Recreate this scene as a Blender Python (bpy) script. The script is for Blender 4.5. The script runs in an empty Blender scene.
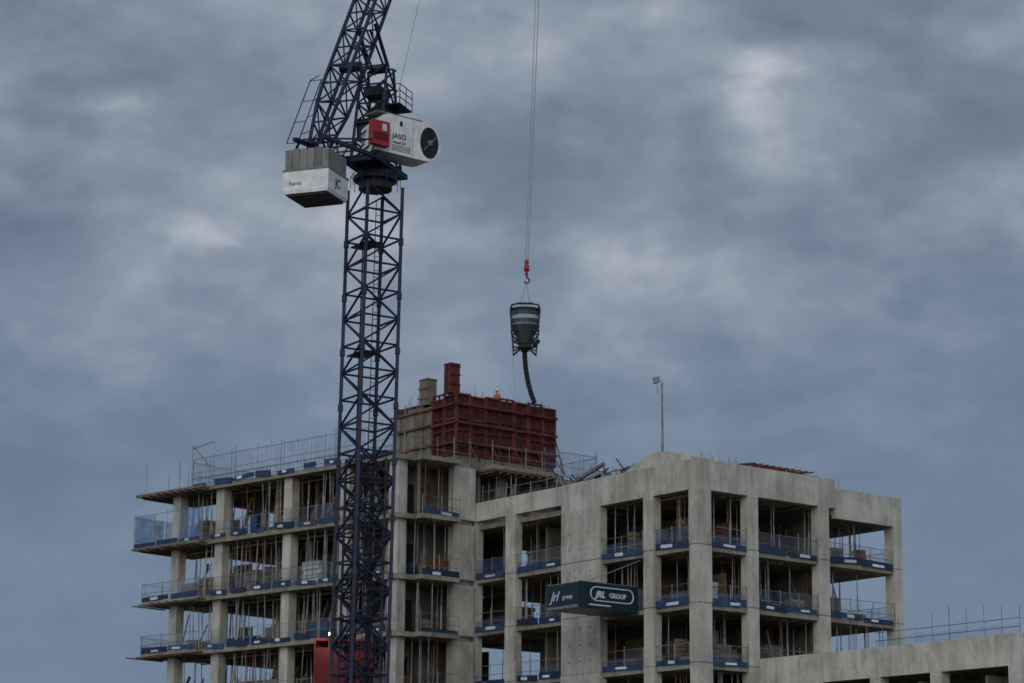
import bpy, math, random
from mathutils import Vector, Matrix
random.seed(7)
scene=bpy.context.scene
H0=1.7
# ------------------------------------------------------------------ materials
def newmat(name):
    m=bpy.data.materials.new(name); m.use_nodes=True
    nt=m.node_tree; b=nt.nodes['Principled BSDF']
    return m,nt,b
def N(nt,t,**k):
    n=nt.nodes.new(t)
    for a,v in k.items(): setattr(n,a,v)
    return n
def mat(name,c1,c2,scale=1.0,rough=.8,metal=0,island=.15,stretch=(1,1,1),bump=0,detail=6,spec=.3):
    m,nt,b=newmat(name); L=nt.links
    tc=N(nt,'ShaderNodeTexCoord'); mp=N(nt,'ShaderNodeMapping'); mp.inputs['Scale'].default_value=stretch
    L.new(tc.outputs['Object'],mp.inputs[0])
    no=N(nt,'ShaderNodeTexNoise'); no.inputs['Scale'].default_value=scale; no.inputs['Detail'].default_value=detail; no.inputs['Roughness'].default_value=.65
    L.new(mp.outputs[0],no.inputs[0])
    cr=N(nt,'ShaderNodeValToRGB'); cr.color_ramp.elements[0].position=.32; cr.color_ramp.elements[1].position=.68
    cr.color_ramp.elements[0].color=(*c1,1); cr.color_ramp.elements[1].color=(*c2,1)
    L.new(no.outputs[0],cr.inputs[0])
    ge=N(nt,'ShaderNodeNewGeometry'); mr=N(nt,'ShaderNodeMapRange')
    mr.inputs[3].default_value=1-island; mr.inputs[4].default_value=1+island
    L.new(ge.outputs['Random Per Island'],mr.inputs[0])
    hs=N(nt,'ShaderNodeHueSaturation'); L.new(cr.outputs[0],hs.inputs['Color']); L.new(mr.outputs[0],hs.inputs['Value'])
    L.new(hs.outputs[0],b.inputs['Base Color'])
    b.inputs['Roughness'].default_value=rough; b.inputs['Metallic'].default_value=metal
    b.inputs['Specular IOR Level'].default_value=spec
    if bump:
        bp=N(nt,'ShaderNodeBump'); bp.inputs['Strength'].default_value=bump; bp.inputs['Distance'].default_value=.05
        n2=N(nt,'ShaderNodeTexNoise'); n2.inputs['Scale'].default_value=6; n2.inputs['Detail'].default_value=8
        L.new(tc.outputs['Object'],n2.inputs[0]); L.new(n2.outputs[0],bp.inputs['Height']); L.new(bp.outputs[0],b.inputs['Normal'])
    return m
def concrete_mat(name,base,dark,isl=.07,stain=.5):
    m,nt,b=newmat(name); L=nt.links
    tc=N(nt,'ShaderNodeTexCoord')
    def noise(scale,st,det=6,rg=.6,loc=(0,0,0)):
        mp=N(nt,'ShaderNodeMapping'); mp.inputs['Scale'].default_value=st; mp.inputs['Location'].default_value=loc; L.new(tc.outputs['Object'],mp.inputs[0])
        n=N(nt,'ShaderNodeTexNoise'); n.inputs['Scale'].default_value=scale; n.inputs['Detail'].default_value=det; n.inputs['Roughness'].default_value=rg
        L.new(mp.outputs[0],n.inputs[0]); return n.outputs[0]
    big=noise(.55,(1,1,1)); streak=noise(2.6,(1,1,.09)); fine=noise(5,(1,1,1),8,.7)
    a=N(nt,'ShaderNodeMath',operation='MULTIPLY_ADD'); L.new(streak,a.inputs[0]); a.inputs[1].default_value=.75; L.new(big,a.inputs[2])
    c=N(nt,'ShaderNodeMath',operation='MULTIPLY_ADD'); L.new(fine,c.inputs[0]); c.inputs[1].default_value=.5; L.new(a.outputs[0],c.inputs[2])
    cr=N(nt,'ShaderNodeValToRGB'); e=cr.color_ramp.elements
    e[0].position=.40; e[0].color=(*dark,1); e[1].position=.585; e[1].color=(*base,1)
    dv=N(nt,'ShaderNodeMath',operation='DIVIDE'); L.new(c.outputs[0],dv.inputs[0]); dv.inputs[1].default_value=2.25
    L.new(dv.outputs[0],cr.inputs[0])
    # damp / formwork-oil stains: irregular darker patches and runs
    st=noise(1.1,(1,1,.45),7,.68,(4,8,2)); sm=N(nt,'ShaderNodeMapRange'); L.new(st,sm.inputs[0]); sm.inputs[1].default_value=.52; sm.inputs[2].default_value=.66; sm.inputs[3].default_value=0; sm.inputs[4].default_value=stain
    mxs=N(nt,'ShaderNodeMix',data_type='RGBA'); L.new(sm.outputs[0],mxs.inputs[0]); L.new(cr.outputs[0],mxs.inputs[6]); mxs.inputs[7].default_value=(dark[0]*.72,dark[1]*.70,dark[2]*.66,1)
    ge=N(nt,'ShaderNodeNewGeometry'); mr=N(nt,'ShaderNodeMapRange'); mr.inputs[3].default_value=1-isl; mr.inputs[4].default_value=1+isl
    L.new(ge.outputs['Random Per Island'],mr.inputs[0])
    hs=N(nt,'ShaderNodeHueSaturation'); L.new(mxs.outputs[2],hs.inputs['Color']); L.new(mr.outputs[0],hs.inputs['Value'])
    L.new(hs.outputs[0],b.inputs['Base Color']); b.inputs['Roughness'].default_value=.9; b.inputs['Specular IOR Level'].default_value=.2
    bp=N(nt,'ShaderNodeBump'); bp.inputs['Strength'].default_value=.35; bp.inputs['Distance'].default_value=.04
    L.new(c.outputs[0],bp.inputs['Height']); L.new(bp.outputs[0],b.inputs['Normal'])
    return m
def net_mat(name,col,alpha):
    m,nt,b=newmat(name); L=nt.links
    b.inputs['Base Color'].default_value=(*col,1); b.inputs['Roughness'].default_value=.8
    tr=N(nt,'ShaderNodeBsdfTransparent'); mx=N(nt,'ShaderNodeMixShader')
    tc=N(nt,'ShaderNodeTexCoord'); no=N(nt,'ShaderNodeTexNoise'); no.inputs['Scale'].default_value=1.3; L.new(tc.outputs['Object'],no.inputs[0])
    mr=N(nt,'ShaderNodeMapRange'); mr.inputs[1].default_value=.3; mr.inputs[2].default_value=.7; mr.inputs[3].default_value=alpha*.5; mr.inputs[4].default_value=alpha*1.5
    L.new(no.outputs[0],mr.inputs[0]); L.new(mr.outputs[0],mx.inputs[0])
    L.new(tr.outputs[0],mx.inputs[1]); L.new(b.outputs[0],mx.inputs[2])
    L.new(mx.outputs[0],nt.nodes['Material Output'].inputs[0]); return m
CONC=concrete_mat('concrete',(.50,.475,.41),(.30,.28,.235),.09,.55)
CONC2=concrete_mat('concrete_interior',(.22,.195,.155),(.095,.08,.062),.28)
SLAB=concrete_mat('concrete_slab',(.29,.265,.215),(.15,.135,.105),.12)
CRANE=mat('crane_blue_paint',(.004,.006,.024),(.009,.014,.045),2,.55,island=.25)
CRDARK=mat('crane_dark_steel',(.006,.007,.012),(.013,.016,.026),2,.55)
WHITE=mat('white_paint',(.50,.50,.49),(.78,.78,.76),1.6,.5,island=.03)
RED=mat('red_paint',(.24,.015,.018),(.36,.025,.025),2,.5,island=.1)
FORM=mat('red_formwork_steel',(.055,.015,.012),(.15,.033,.025),1.2,.8,island=.35)
FORMD=mat('red_formwork_face',(.035,.012,.011),(.075,.020,.017),1.5,.85,island=.3)
PLY=mat('plywood',(.10,.07,.04),(.21,.155,.09),1.5,.85,island=.35)
TIMB=mat('weathered_timber',(.10,.09,.07),(.19,.17,.135),1.5,.9,island=.25)
STEEL=mat('galvanised_prop',(.10,.10,.10),(.22,.22,.21),3,.5,island=.4,metal=.3)
RUST=mat('rusty_prop',(.09,.035,.02),(.18,.08,.04),3,.8,island=.4)
BLUE=mat('blue_toe_board',(.010,.024,.06),(.028,.058,.12),2,.7,island=.45)
LABEL=mat('white_label',(.42,.46,.52),(.64,.66,.68),3,.6,island=.25)
NET=net_mat('blue_debris_net',(.07,.16,.32),.48)
NETB=net_mat('blue_mesh_guard',(.06,.12,.24),.26)
NETG=net_mat('grey_mesh_panel',(.14,.17,.22),.17)
NETR=net_mat('roof_mesh_panel',(.20,.26,.35),.30)
TEAL=mat('banner_vinyl',(.004,.017,.028),(.007,.027,.042),1.2,.6,island=.05)
DARK=mat('dark_opening_rubber',(.008,.008,.009),(.02,.02,.02),3,.7)
GREYM=mat('grey_machine_steel',(.08,.10,.10),(.20,.23,.23),2.5,.55,island=.1)
SKIPM=mat('skip_teal_grey_paint',(.022,.032,.036),(.06,.08,.085),2.5,.55,island=.15)
SKIPL=mat('skip_pale_band',(.22,.27,.27),(.40,.44,.44),2.5,.55,island=.1)
CABLE=mat('steel_rope',(.15,.16,.17),(.24,.25,.26),5,.5)
WCONC=mat('counterweight_concrete',(.12,.118,.105),(.22,.21,.19),2.5,.95,island=.22,stretch=(1,1,.3))
SKIN=mat('skin',(.35,.2,.14),(.4,.24,.17),5,.6)
HIVIS=mat('orange_hi_vis',(.45,.17,.06),(.6,.22,.08),5,.7)
TROUS=mat('dark_trousers',(.02,.025,.04),(.04,.045,.06),5,.8)
YEL=mat('pale_pallet_wrap',(.30,.31,.31),(.5,.5,.5),2,.6,island=.35)
# ------------------------------------------------------------------ builder
class MB:
    def __init__(s): s.v=[]; s.f=[]; s.mi=[]; s.mats=[]
    def m(s,mat):
        if mat not in s.mats: s.mats.append(mat)
        return s.mats.index(mat)
    def add(s,vs,fs,mat):
        o=len(s.v); s.v+= [tuple(p) for p in vs]; k=s.m(mat)
        for f in fs: s.f.append([o+i for i in f]); s.mi.append(k)
    def hexa(s,c,mat):
        s.add(c,[(0,3,2,1),(4,5,6,7),(0,1,5,4),(1,2,6,5),(2,3,7,6),(3,0,4,7)],mat)
    def prism(s,poly,z0,z1,mat):
        n=len(poly); area=sum(poly[i][0]*poly[(i+1)%n][1]-poly[(i+1)%n][0]*poly[i][1] for i in range(n))
        if area<0: poly=poly[::-1]
        z0b,z1b=z0+H0,z1+H0
        vs=[(p[0],p[1],z0b) for p in poly]+[(p[0],p[1],z1b) for p in poly]
        fs=[tuple(range(n-1,-1,-1)),tuple(range(n,2*n))]+[(i,(i+1)%n,n+(i+1)%n,n+i) for i in range(n)]
        s.add(vs,fs,mat)
    def bar(s,p,q,r,mat,n=4,r2=None):
        p=Vector(p);q=Vector(q);d=q-p
        if d.length<1e-6: return
        r2=r if r2 is None else r2
        d.normalize(); up=Vector((0,0,1)) if abs(d.z)<.95 else Vector((1,0,0))
        x=d.cross(up).normalized(); y=x.cross(d)
        vs=[]
        for P,R in((p,r),(q,r2)):
            for i in range(n):
                a=2*math.pi*(i+.5)/n; vs.append(P+x*math.cos(a)*R+y*math.sin(a)*R)
        fs=[tuple(range(n-1,-1,-1)),tuple(range(n,2*n))]+[(i,(i+1)%n,n+(i+1)%n,n+i) for i in range(n)]
        s.add(vs,fs,mat)
    def quad(s,a,b,c,d,mat): s.add([a,b,c,d],[(0,1,2,3)],mat)
    def obj(s,name,parent=None,smooth=False):
        me=bpy.data.meshes.new(name); me.from_pydata(s.v,[],s.f)
        for m in s.mats: me.materials.append(m)
        for i,p in enumerate(me.polygons): p.material_index=s.mi[i]; p.use_smooth=smooth
        me.update(); o=bpy.data.objects.new(name,me); scene.collection.objects.link(o)
        if parent: o.parent=parent
        return o
def empty(name):
    e=bpy.data.objects.new(name,None); scene.collection.objects.link(e); return e
class Fr:
    def __init__(s,o,ux,uy): s.o=o; s.ux=ux; s.uy=uy
    def xy(s,p,q): return (s.o[0]+s.ux[0]*p+s.uy[0]*q, s.o[1]+s.ux[1]*p+s.uy[1]*q)
    def P(s,p,q,z): x,y=s.xy(p,q); return Vector((x,y,z+H0))
    def box(s,mb,p0,p1,q0,q1,z0,z1,mat): mb.prism([s.xy(p0,q0),s.xy(p1,q0),s.xy(p1,q1),s.xy(p0,q1)],z0,z1,mat)
a=(.788,.615)
def nrm(v): l=math.hypot(*v); return (v[0]/l,v[1]/l)
a=nrm(a); b=(-a[1],a[0])
C=(9.7,124.0)
M=Fr(C,a,b)
Wc=(-6.4,135.9); w=nrm((-.728,.685)); n_=(w[1],-w[0])
W=Fr(Wc,w,n_); A=Fr(Wc,a,b)
Z=Vector((0,0,1))
# ------------------------------------------------------------------ building
bld=empty('concrete_building_under_construction')
slabs=MB(); cols=MB(); inter=MB(); props=MB(); guard=MB(); nets=MB()
FL=[18.15,15.1,12.0,8.95,5.9,2.85,-.2]
for i,z in enumerate(FL):
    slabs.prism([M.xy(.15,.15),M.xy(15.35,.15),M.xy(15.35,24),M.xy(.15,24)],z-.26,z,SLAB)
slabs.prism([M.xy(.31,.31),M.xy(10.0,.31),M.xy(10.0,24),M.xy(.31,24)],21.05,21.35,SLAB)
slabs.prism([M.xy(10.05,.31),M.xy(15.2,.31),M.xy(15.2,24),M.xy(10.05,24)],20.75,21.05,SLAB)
RB,RT=20.55,22.2
M.box(cols,0,10.3,0,.3,21.08,22.68,CONC)
M.box(cols,10.303,15.6,0.02,.3,RB,RT,CONC)
M.box(cols,15.3,15.6,.303,14,RB,RT,CONC)
M.box(cols,10.0,10.3,.303,14,21.0,22.63,CONC)
M.box(cols,0,.3,.303,7.797,21.08,22.66,CONC)
M.box(cols,-.003,.3,7.8,11.15,21.0,22.64,CONC)
M.box(cols,0,.3,11.153,19.3,21.52,22.6,CONC)
M.box(cols,.3,10,13.7,14,21.35,22.5,CONC)
levels=[21.08]+FL+[-1.7]
clut=(YEL,PLY,TIMB,STEEL,PLY,TIMB,RUST,CONC2,BLUE)
for i in range(len(levels)-1):
    zt=21.08 if i==0 else FL[i-1]
    zb=levels[i+1]
    def col(s0,s1,t0,t1,top=zt):
        o1,o2=random.uniform(-.014,.014),random.uniform(-.014,.014)
        M.box(cols,s0+o1,s1+o1,t0+o2,t1+o2,zb+.05,top-.002,CONC)
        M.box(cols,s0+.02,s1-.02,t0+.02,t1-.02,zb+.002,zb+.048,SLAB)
    col(0,1.05,0,.6); col(3.7,4.43,.0,.6); col(9.0,9.78,.0,.6)
    col(14.95,15.6,.02,.75,RB if i==0 else zt)
    col(0,.55,3.4,4.2); col(0,.5,7.8,11.15); col(0,.5,15.3,16.2,21.52 if i==0 else zt); col(0.05,.6,19.1,19.6,21.5 if i==0 else zt)
    col(15.0,15.6,7,7.7,RB if i==0 else zt); col(15.0,15.6,13,13.7,RB if i==0 else zt)
    for s in (4.5,9.2):
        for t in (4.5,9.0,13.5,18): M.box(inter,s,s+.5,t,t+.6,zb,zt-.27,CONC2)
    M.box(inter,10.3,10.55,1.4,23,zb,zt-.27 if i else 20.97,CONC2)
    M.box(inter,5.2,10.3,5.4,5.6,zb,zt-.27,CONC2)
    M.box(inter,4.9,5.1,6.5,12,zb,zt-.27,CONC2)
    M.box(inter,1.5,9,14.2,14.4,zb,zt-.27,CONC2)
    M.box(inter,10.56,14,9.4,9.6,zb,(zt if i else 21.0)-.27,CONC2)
# tie-bolt holes and shutter joint lines cast in the big wall and parapets
for i in range(3):
    for t in (8.6,9.5,10.4):
        for dz in (.7,1.6,2.5):
            p=M.P(-.016,t,FL[i]+dz); cols.bar(p,p+Vector((a[0],a[1],0))*.03,.05,CONC2,8)
def guardline(P0,P1,z,net=False,label=.7,up=1.1,toe=True,sag=0):
    p=Vector((P0[0],P0[1],z+H0)); q=Vector((P1[0],P1[1],z+H0)); L=(q-p).length
    d=(q-p).normalized(); nx=Vector((d.y,-d.x,0)); up_=Z
    if toe:
        kk=max(1,int(L/1.9))
        for jn in range(kk):
            k0,k1=jn/kk,(jn+1)/kk
            u=p.lerp(q,k0+random.uniform(0,.02))+up_*random.uniform(-.10,.05); v=p.lerp(q,k1-random.uniform(.008,.04))+up_*random.uniform(-.10,.05)
            h=up_*random.uniform(.22,.38); o=nx*.03
            guard.hexa([u-o,v-o,v+o,u+o,u-o+h,v-o+h,v+o+h,u+o+h],BLUE)
            if random.random()<label:
                f=random.uniform(.1,.55)
                c=u.lerp(v,f); c2=u.lerp(v,f+random.uniform(.18,.38)); hh=up_*random.uniform(.1,.18); oo=nx*.045; zz=up_*.06
                guard.hexa([c-oo+zz,c2-oo+zz,c2+oo+zz,c+oo+zz,c-oo+hh+zz,c2-oo+hh+zz,c2+oo+hh+zz,c+oo+hh+zz],LABEL)
    m=max(1,round(L/1.6))
    for jn in range(m+1):
        c=p.lerp(q,min(1,max(0,jn/m+random.uniform(-.04,.04)))); guard.bar(c-up_*.1,c+up_*(up+random.uniform(-.05,.18)),.026,STEEL)
    for hh in (.5,up-.05):
        guard.bar(p+up_*hh,q+up_*(hh+random.uniform(-.05,.05)),.02,STEEL)
    if net:
        mm=max(1,round(L/2.2))
        for jn in range(mm):
            if random.random()<.12: continue
            c=p.lerp(q,jn/mm+.01); c2=p.lerp(q,(jn+1)/mm-.01); e=random.uniform(-.12,.0); e2=random.uniform(-.12,.0)
            nm=NETB if (net is NETG and random.random()<.4) else net
            if nm is NETB and random.random()<.5: e-=.35; e2-=.35
            nets.quad(c+up_*.12,c2+up_*.12,c2+up_*(up+e),c+up_*(up+e2),nm)
def prop(x,y,z0,z1,lean=.05):
    r=random.choice((.028,.035,.042)); m=RUST if random.random()<.25 else STEEL
    dx,dy=random.uniform(-lean,lean),random.uniform(-lean,lean)
    p=Vector((x,y,z0+H0)); q=Vector((x+dx,y+dy,z1+H0)); mid=p.lerp(q,.55)
    props.bar(p,mid,r*1.25,m); props.bar(mid,q,r*.85,m)
    props.bar(q-Vector((.12,0,.02)),q+Vector((.12,0,-.02)),.04,m)
def pile(F,p,q,z,w_,d_,h,m):
    k=max(1,int(h/.22)); hh=h/k
    for e in range(k):
        o1,o2=random.uniform(-.06,.06),random.uniform(-.06,.06)
        F.box(inter,p+o1,p+o1+w_,q+o2,q+o2+d_,z+e*hh+.004,z+(e+1)*hh-.02,m)
for i,z in enumerate(FL):
    top=(21.05 if i==0 else FL[i-1]-.26)
    nt_=NETG
    guardline(M.xy(1.1,.1),M.xy(3.65,.1),z,nt_,label=.9); guardline(M.xy(4.48,.1),M.xy(8.95,.1),z,nt_,label=.9)
    guardline(M.xy(9.83,.1),M.xy(14.9,.1),z,nt_,label=.9)
    guardline(M.xy(15.4,.8),M.xy(15.4,6.9),z,nt_)
    guardline(M.xy(.1,3.35),M.xy(.1,.65),z,nt_); guardline(M.xy(.1,7.75),M.xy(.1,4.25),z,nt_)
    guardline(M.xy(.1,15.25),M.xy(.1,11.2),z,nt_); guardline(M.xy(.1,19.1),M.xy(.1,16.25),z,nt_)
    for k in range(60 if i<4 else 6):
        if random.random()<.55: s,t=random.uniform(.8,14.6),random.choice((.7,.9,1.3,2.4,3.8))
        else: s,t=random.choice((.7,.9,1.3,2.4,3.8)),random.uniform(.8,19)
        if 10.1<s<10.8: continue
        x,y=M.xy(s,t); tp=top if s<10 or i else 20.75
        prop(x,y,z,tp)
    if i<3:
        for k in range(9):
            s=random.uniform(.5,8.5); tp=top-.02
            props.bar(M.P(s,.6,tp-.1),M.P(s,4.8,tp-.1),.07,PLY)
        for k in range(10):
            t=random.uniform(1,18.5); props.bar(M.P(.6,t,top-.12),M.P(4.4,t,top-.12),.07,PLY)
    for k in range(18):
        s,t=random.choice([(random.uniform(4.6,8),random.uniform(.8,2)),(random.uniform(1.2,3),random.uniform(.8,2)),(random.uniform(10.9,13.5),random.uniform(1,3)),(random.uniform(.9,2),random.uniform(1,7)),(random.uniform(.9,2),random.uniform(11,18))])
        pile(M,s,t,z,random.uniform(.3,1.3),random.uniform(.3,1.0),random.uniform(.3,1.6),random.choice(clut))
    for k in range(6):
        t=random.uniform(.8,17); hgt=random.uniform(1,2.3); M.box(inter,3.2,3.26,t,t+random.uniform(.8,1.8),z+.003,z+hgt,random.choice((PLY,TIMB,PLY,CONC2)))
    for k in range(6):
        s=random.uniform(1,14); t=random.uniform(.7,2); props.bar(M.P(s,t,z),M.P(s+random.uniform(-.8,.8),t+.8,z+random.uniform(1.2,2.4)),random.choice((.04,.06)),random.choice((PLY,RUST,STEEL)))
# ---------------- wing
WL=[24.9,21.5,18.0,14.75,11.4,8.1,4.8,1.6]
for i,z in enumerate(WL):
    if i==0:
        poly=[W.xy(-.1,-.35),W.xy(20.8,-.35),W.xy(20.8,12),A.xy(15,12),A.xy(15,.2),A.xy(5.3,.2),A.xy(5.3,-.1),A.xy(.2,-.35)]
    else:
        poly=[W.xy(-.1,-.35),W.xy(20.8,-.35),W.xy(20.8,12),A.xy(5.2,12),A.xy(5.2,-.1),A.xy(.2,-.35)]
    slabs.prism(poly,z-.28,z,SLAB)
    slabs.prism([A.xy(.95,-1.0),A.xy(3.7,-1.0),A.xy(3.7,-.2),A.xy(.95,-.36)],z-.26,z-.01,SLAB)
    if i: guardline(A.xy(1.0,-.95),A.xy(3.7,-.95),z,None,label=.5)
    e=2.4 if i in(0,1) else 1.3
    slabs.prism([W.xy(20.803,-.1),W.xy(20.8+e,-.3),W.xy(20.8+e,4),W.xy(20.803,4)],z-.22,z-.05,TIMB if i<2 else SLAB)
    slabs.prism([W.xy(16.5,-1.0),W.xy(20.6+e,-1.0),W.xy(20.6+e,-.36),W.xy(16.5,-.36)],z-.2,z-.05,TIMB if i<2 else SLAB)
    for k in range(9):
        t=16.6+k*.72; props.bar(W.P(t,-1.35-random.uniform(0,.35),z-.29),W.P(t,1.2,z-.29),.055,PLY)
    if i:
        guardline(W.xy(16.3,-.4),W.xy(.2,-.4),z,NETG,label=.65)
        guardline(W.xy(20.6+e,-.95),W.xy(16.5,-.95),z,NET if i==1 else NETR,label=.4,up=1.1 if i>1 else 2.0)
        guardline(W.xy(20.75+e,4),W.xy(20.75+e,-.9),z,NET if i==1 else NETR,label=.4,up=1.1 if i>1 else 2.0)
    zb=WL[i+1] if i+1<len(WL) else -1.7; zt=z-.28
    def wcol(F,p0,p1,q0,q1):
        F.box(cols,p0,p1,q0,q1,zb+.05,zt,CONC); F.box(cols,p0+.02,p1-.02,q0+.02,q1-.02,zb,zb+.048,SLAB)
    wcol(W,-.05,.75,-.05,.6)
    for t in (4.2,9.2,15.5,19.7): wcol(W,t,t+.72,.0,.6)
    wcol(A,3.75,5.3,-.25,.3)
    for t in (3,8,12.5): W.box(inter,t,t+.4,5,5.5,zb,zt,CONC2)
    W.box(inter,-.5,6.5,6.0,6.2,zb,zt,CONC2)
    W.box(inter,8.5,12.2,5.0,5.2,zb,zt,CONC2)
    W.box(inter,12.2,12.4,1.8,5.0,zb,zt,CONC2)
    W.box(inter,13.8,18.2,7.0,7.2,zb,zt,CONC2)
    W.box(inter,6.5,6.7,1.5,6.0,zb,zt,CONC2)
    if i>2: W.box(inter,2,19,9.5,9.7,zb,zt,CONC2)
    else: W.box(inter,0,14,9.5,9.7,zb,zt,CONC2)
    A.box(inter,1.0,5.2,1.8,2.0,zb,zt,CONC2)
    A.box(inter,1.3,2.3,1.74,1.797,zb+.003,zb+2.1,DARK); A.box(inter,2.6,3.5,1.74,1.797,zb+.9,zb+2.1,TIMB)
    for k in range(90 if i<5 else 5):
        t=random.uniform(.9,20.5); q=random.choice((.1,.5,.9,1.2,2.2,3.5))
        x,y=W.xy(t,q); prop(x,y,zb,zt,.16)
    for k in range(8 if i<5 else 0):
        x,y=A.xy(random.uniform(1,3.6),random.uniform(-.7,.8)); prop(x,y,zb,zt)
    if i<4:
        for k in range(24):
            t=random.uniform(.5,20); props.bar(W.P(t,.1,zt-.09),W.P(t+random.uniform(-.2,.2),5,zt-.09),.065,PLY)
        for q in (.8,2.4): props.bar(W.P(.9,q,zt-.24),W.P(20,q,zt-.24),.06,PLY)
    for k in range(30):
        t=random.uniform(.9,19.5)
        pile(W,t,random.uniform(.3,2.6),zb,random.uniform(.3,1.6),random.uniform(.3,.9),random.uniform(.25,1.6),random.choice(clut))
    for k in range(4): pile(A,random.uniform(1,3.2),random.uniform(-.4,.8),zb,.6,.5,random.uniform(.3,1.2),random.choice(clut))
    for k in range(14):
        t=random.uniform(1,20); props.bar(W.P(t,.6,zb),W.P(t+random.uniform(-.9,.9),1.6,zb+random.uniform(1.4,2.9)),random.choice((.04,.06,.09)),random.choice((PLY,TIMB,RUST,STEEL,PLY)))
    for k in range(7):
        t=random.uniform(1,18); W.box(inter,t,t+random.uniform(.8,2),3.4+k*.12,3.46+k*.12,zb+.003,zb+random.uniform(1,2.6),random.choice((PLY,TIMB,CONC2,PLY)))
# upper storey of the wing over the main block roof
A.box(inter,5.35,14.6,2.2,2.4,21.36,24.6,CONC2)
for s in (7.6,10.2,13.2): A.box(cols,s,s+.5,.4,.9,21.36,24.6,SLAB)
A.box(slabs,5.8,10.8,-1.25,.195,24.62,24.86,SLAB)
A.box(slabs,5.8,10.8,-1.2,.1,24.5,24.618,PLY)
for k in range(30):
    x,y=A.xy(random.uniform(5.6,14.6),random.uniform(-1.1,1.6)); prop(x,y,21.36,24.6)
for k in range(9): props.bar(A.P(5.9+k*.58,-1.2,24.42),A.P(5.9+k*.58,2,24.42),.06,PLY)
def roofguard(F0,F1,z,h,net,step=1.2):
    p=Vector((F0[0],F0[1],z+H0)); q=Vector((F1[0],F1[1],z+H0)); L=(q-p).length; m=max(1,round(L/step))
    for jn in range(m+1):
        c=p.lerp(q,jn/m); guard.bar(c-Z*.3,c+Z*(h+random.uniform(-.05,.4)),.028,STEEL)
    for hh in (.15,h*.5,h):
        guard.bar(p+Z*hh,q+Z*(hh+random.uniform(-.06,.06)),.02,STEEL)
    if net:
        for jn in range(m):
            c=p.lerp(q,jn/m+.01); c2=p.lerp(q,(jn+1)/m-.01); e=random.uniform(-.12,.12)
            nets.quad(c+Z*.1,c2+Z*.1,c2+Z*(h+e),c+Z*(h+e),net)
roofguard(W.xy(18.2,-.3),W.xy(-.05,-.3),24.9,1.8,NETR)
guardline(W.xy(18.2,-.42),W.xy(0,-.42),24.9,None,label=.5,up=.6)
roofguard(A.xy(.1,-.3),A.xy(5,-.1),24.9,1.1,None)
roofguard(A.xy(5.8,-1.2),A.xy(10.8,-1.2),24.86,1.1,None)
roofguard(A.xy(10.9,.25),A.xy(15,.25),24.9,1.6,NETG)
roofguard(A.xy(14.95,.3),A.xy(14.95,6),24.9,1.6,NETG)
roofguard(W.xy(18.2,5),W.xy(18.2,-.3),24.9,1.6,NETG)
for (t,q,h) in ((17.0,.3,2.9),(19.2,.4,2.9),(19.9,0,1.9),(22.6,-.5,2.1),(21.6,.5,1.4),(22.1,2.5,1.9),(15,.4,2.5),(11,.6,2.3),(6,.5,2.4)):
    guard.bar(W.P(t,q,24.8),W.P(t,q,24.9+h),.032,STEEL)
guard.bar(W.P(17,.3,27.8),W.P(19.2,.4,27.6),.032,STEEL); guard.bar(W.P(19.2,.4,27.8),W.P(17.3,.3,26.2),.028,STEEL)
for k in range(14):
    t=random.uniform(1,19); q=random.uniform(.6,4); hgt=random.uniform(.2,.9)
    W.box(guard,t,t+random.uniform(.4,1.5),q,q+.7,24.904,24.9+hgt,random.choice((PLY,TIMB,FORMD,STEEL,BLUE)))
for k in range(12):
    s=random.uniform(.2,3.6); guard.bar(M.P(s,.35,22.0),M.P(s,.35,22.63+random.uniform(.2,.7)),.026,STEEL)
roofguard(M.xy(.45,19),M.xy(.45,11.5),22.3,1.0,None,1.5)
for k in range(10):
    t=random.uniform(5,18); guard.bar(M.P(.4,t,22.3),M.P(.4+random.uniform(-.1,.3),t,22.63+random.uniform(.3,1.1)),.026,STEEL)
for s in (5,7,9.5,11,13): guard.bar(M.P(s,.4,21),M.P(s,.4,22.63+random.uniform(.1,.35)),.022,STEEL)
slabs.obj('floor_slabs',bld); cols.obj('columns_and_parapets',bld); inter.obj('interior_walls',bld)
props.obj('steel_props_and_falsework',bld); guard.obj('edge_protection',bld); nets.obj('debris_netting',bld)
ru=MB()
def slopeblock(mb,s0,s1,pts,mat):
    for (t0,za),(t1,zb) in zip(pts[:-1],pts[1:]):
        mb.hexa([M.P(s0,t0,21.35),M.P(s1,t0,21.35),M.P(s1,t1,21.35),M.P(s0,t1,21.35),M.P(s0,t0,za),M.P(s1,t0,za),M.P(s1,t1,zb),M.P(s0,t1,zb)],mat)
slopeblock(ru,2.4,3.6,[(2.6,23.4),(4.8,24.0),(6.0,24.1),(6.6,24.0),(9.4,22.9)],CONC)
ru.obj('roof_stair_upstand',bld)
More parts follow.
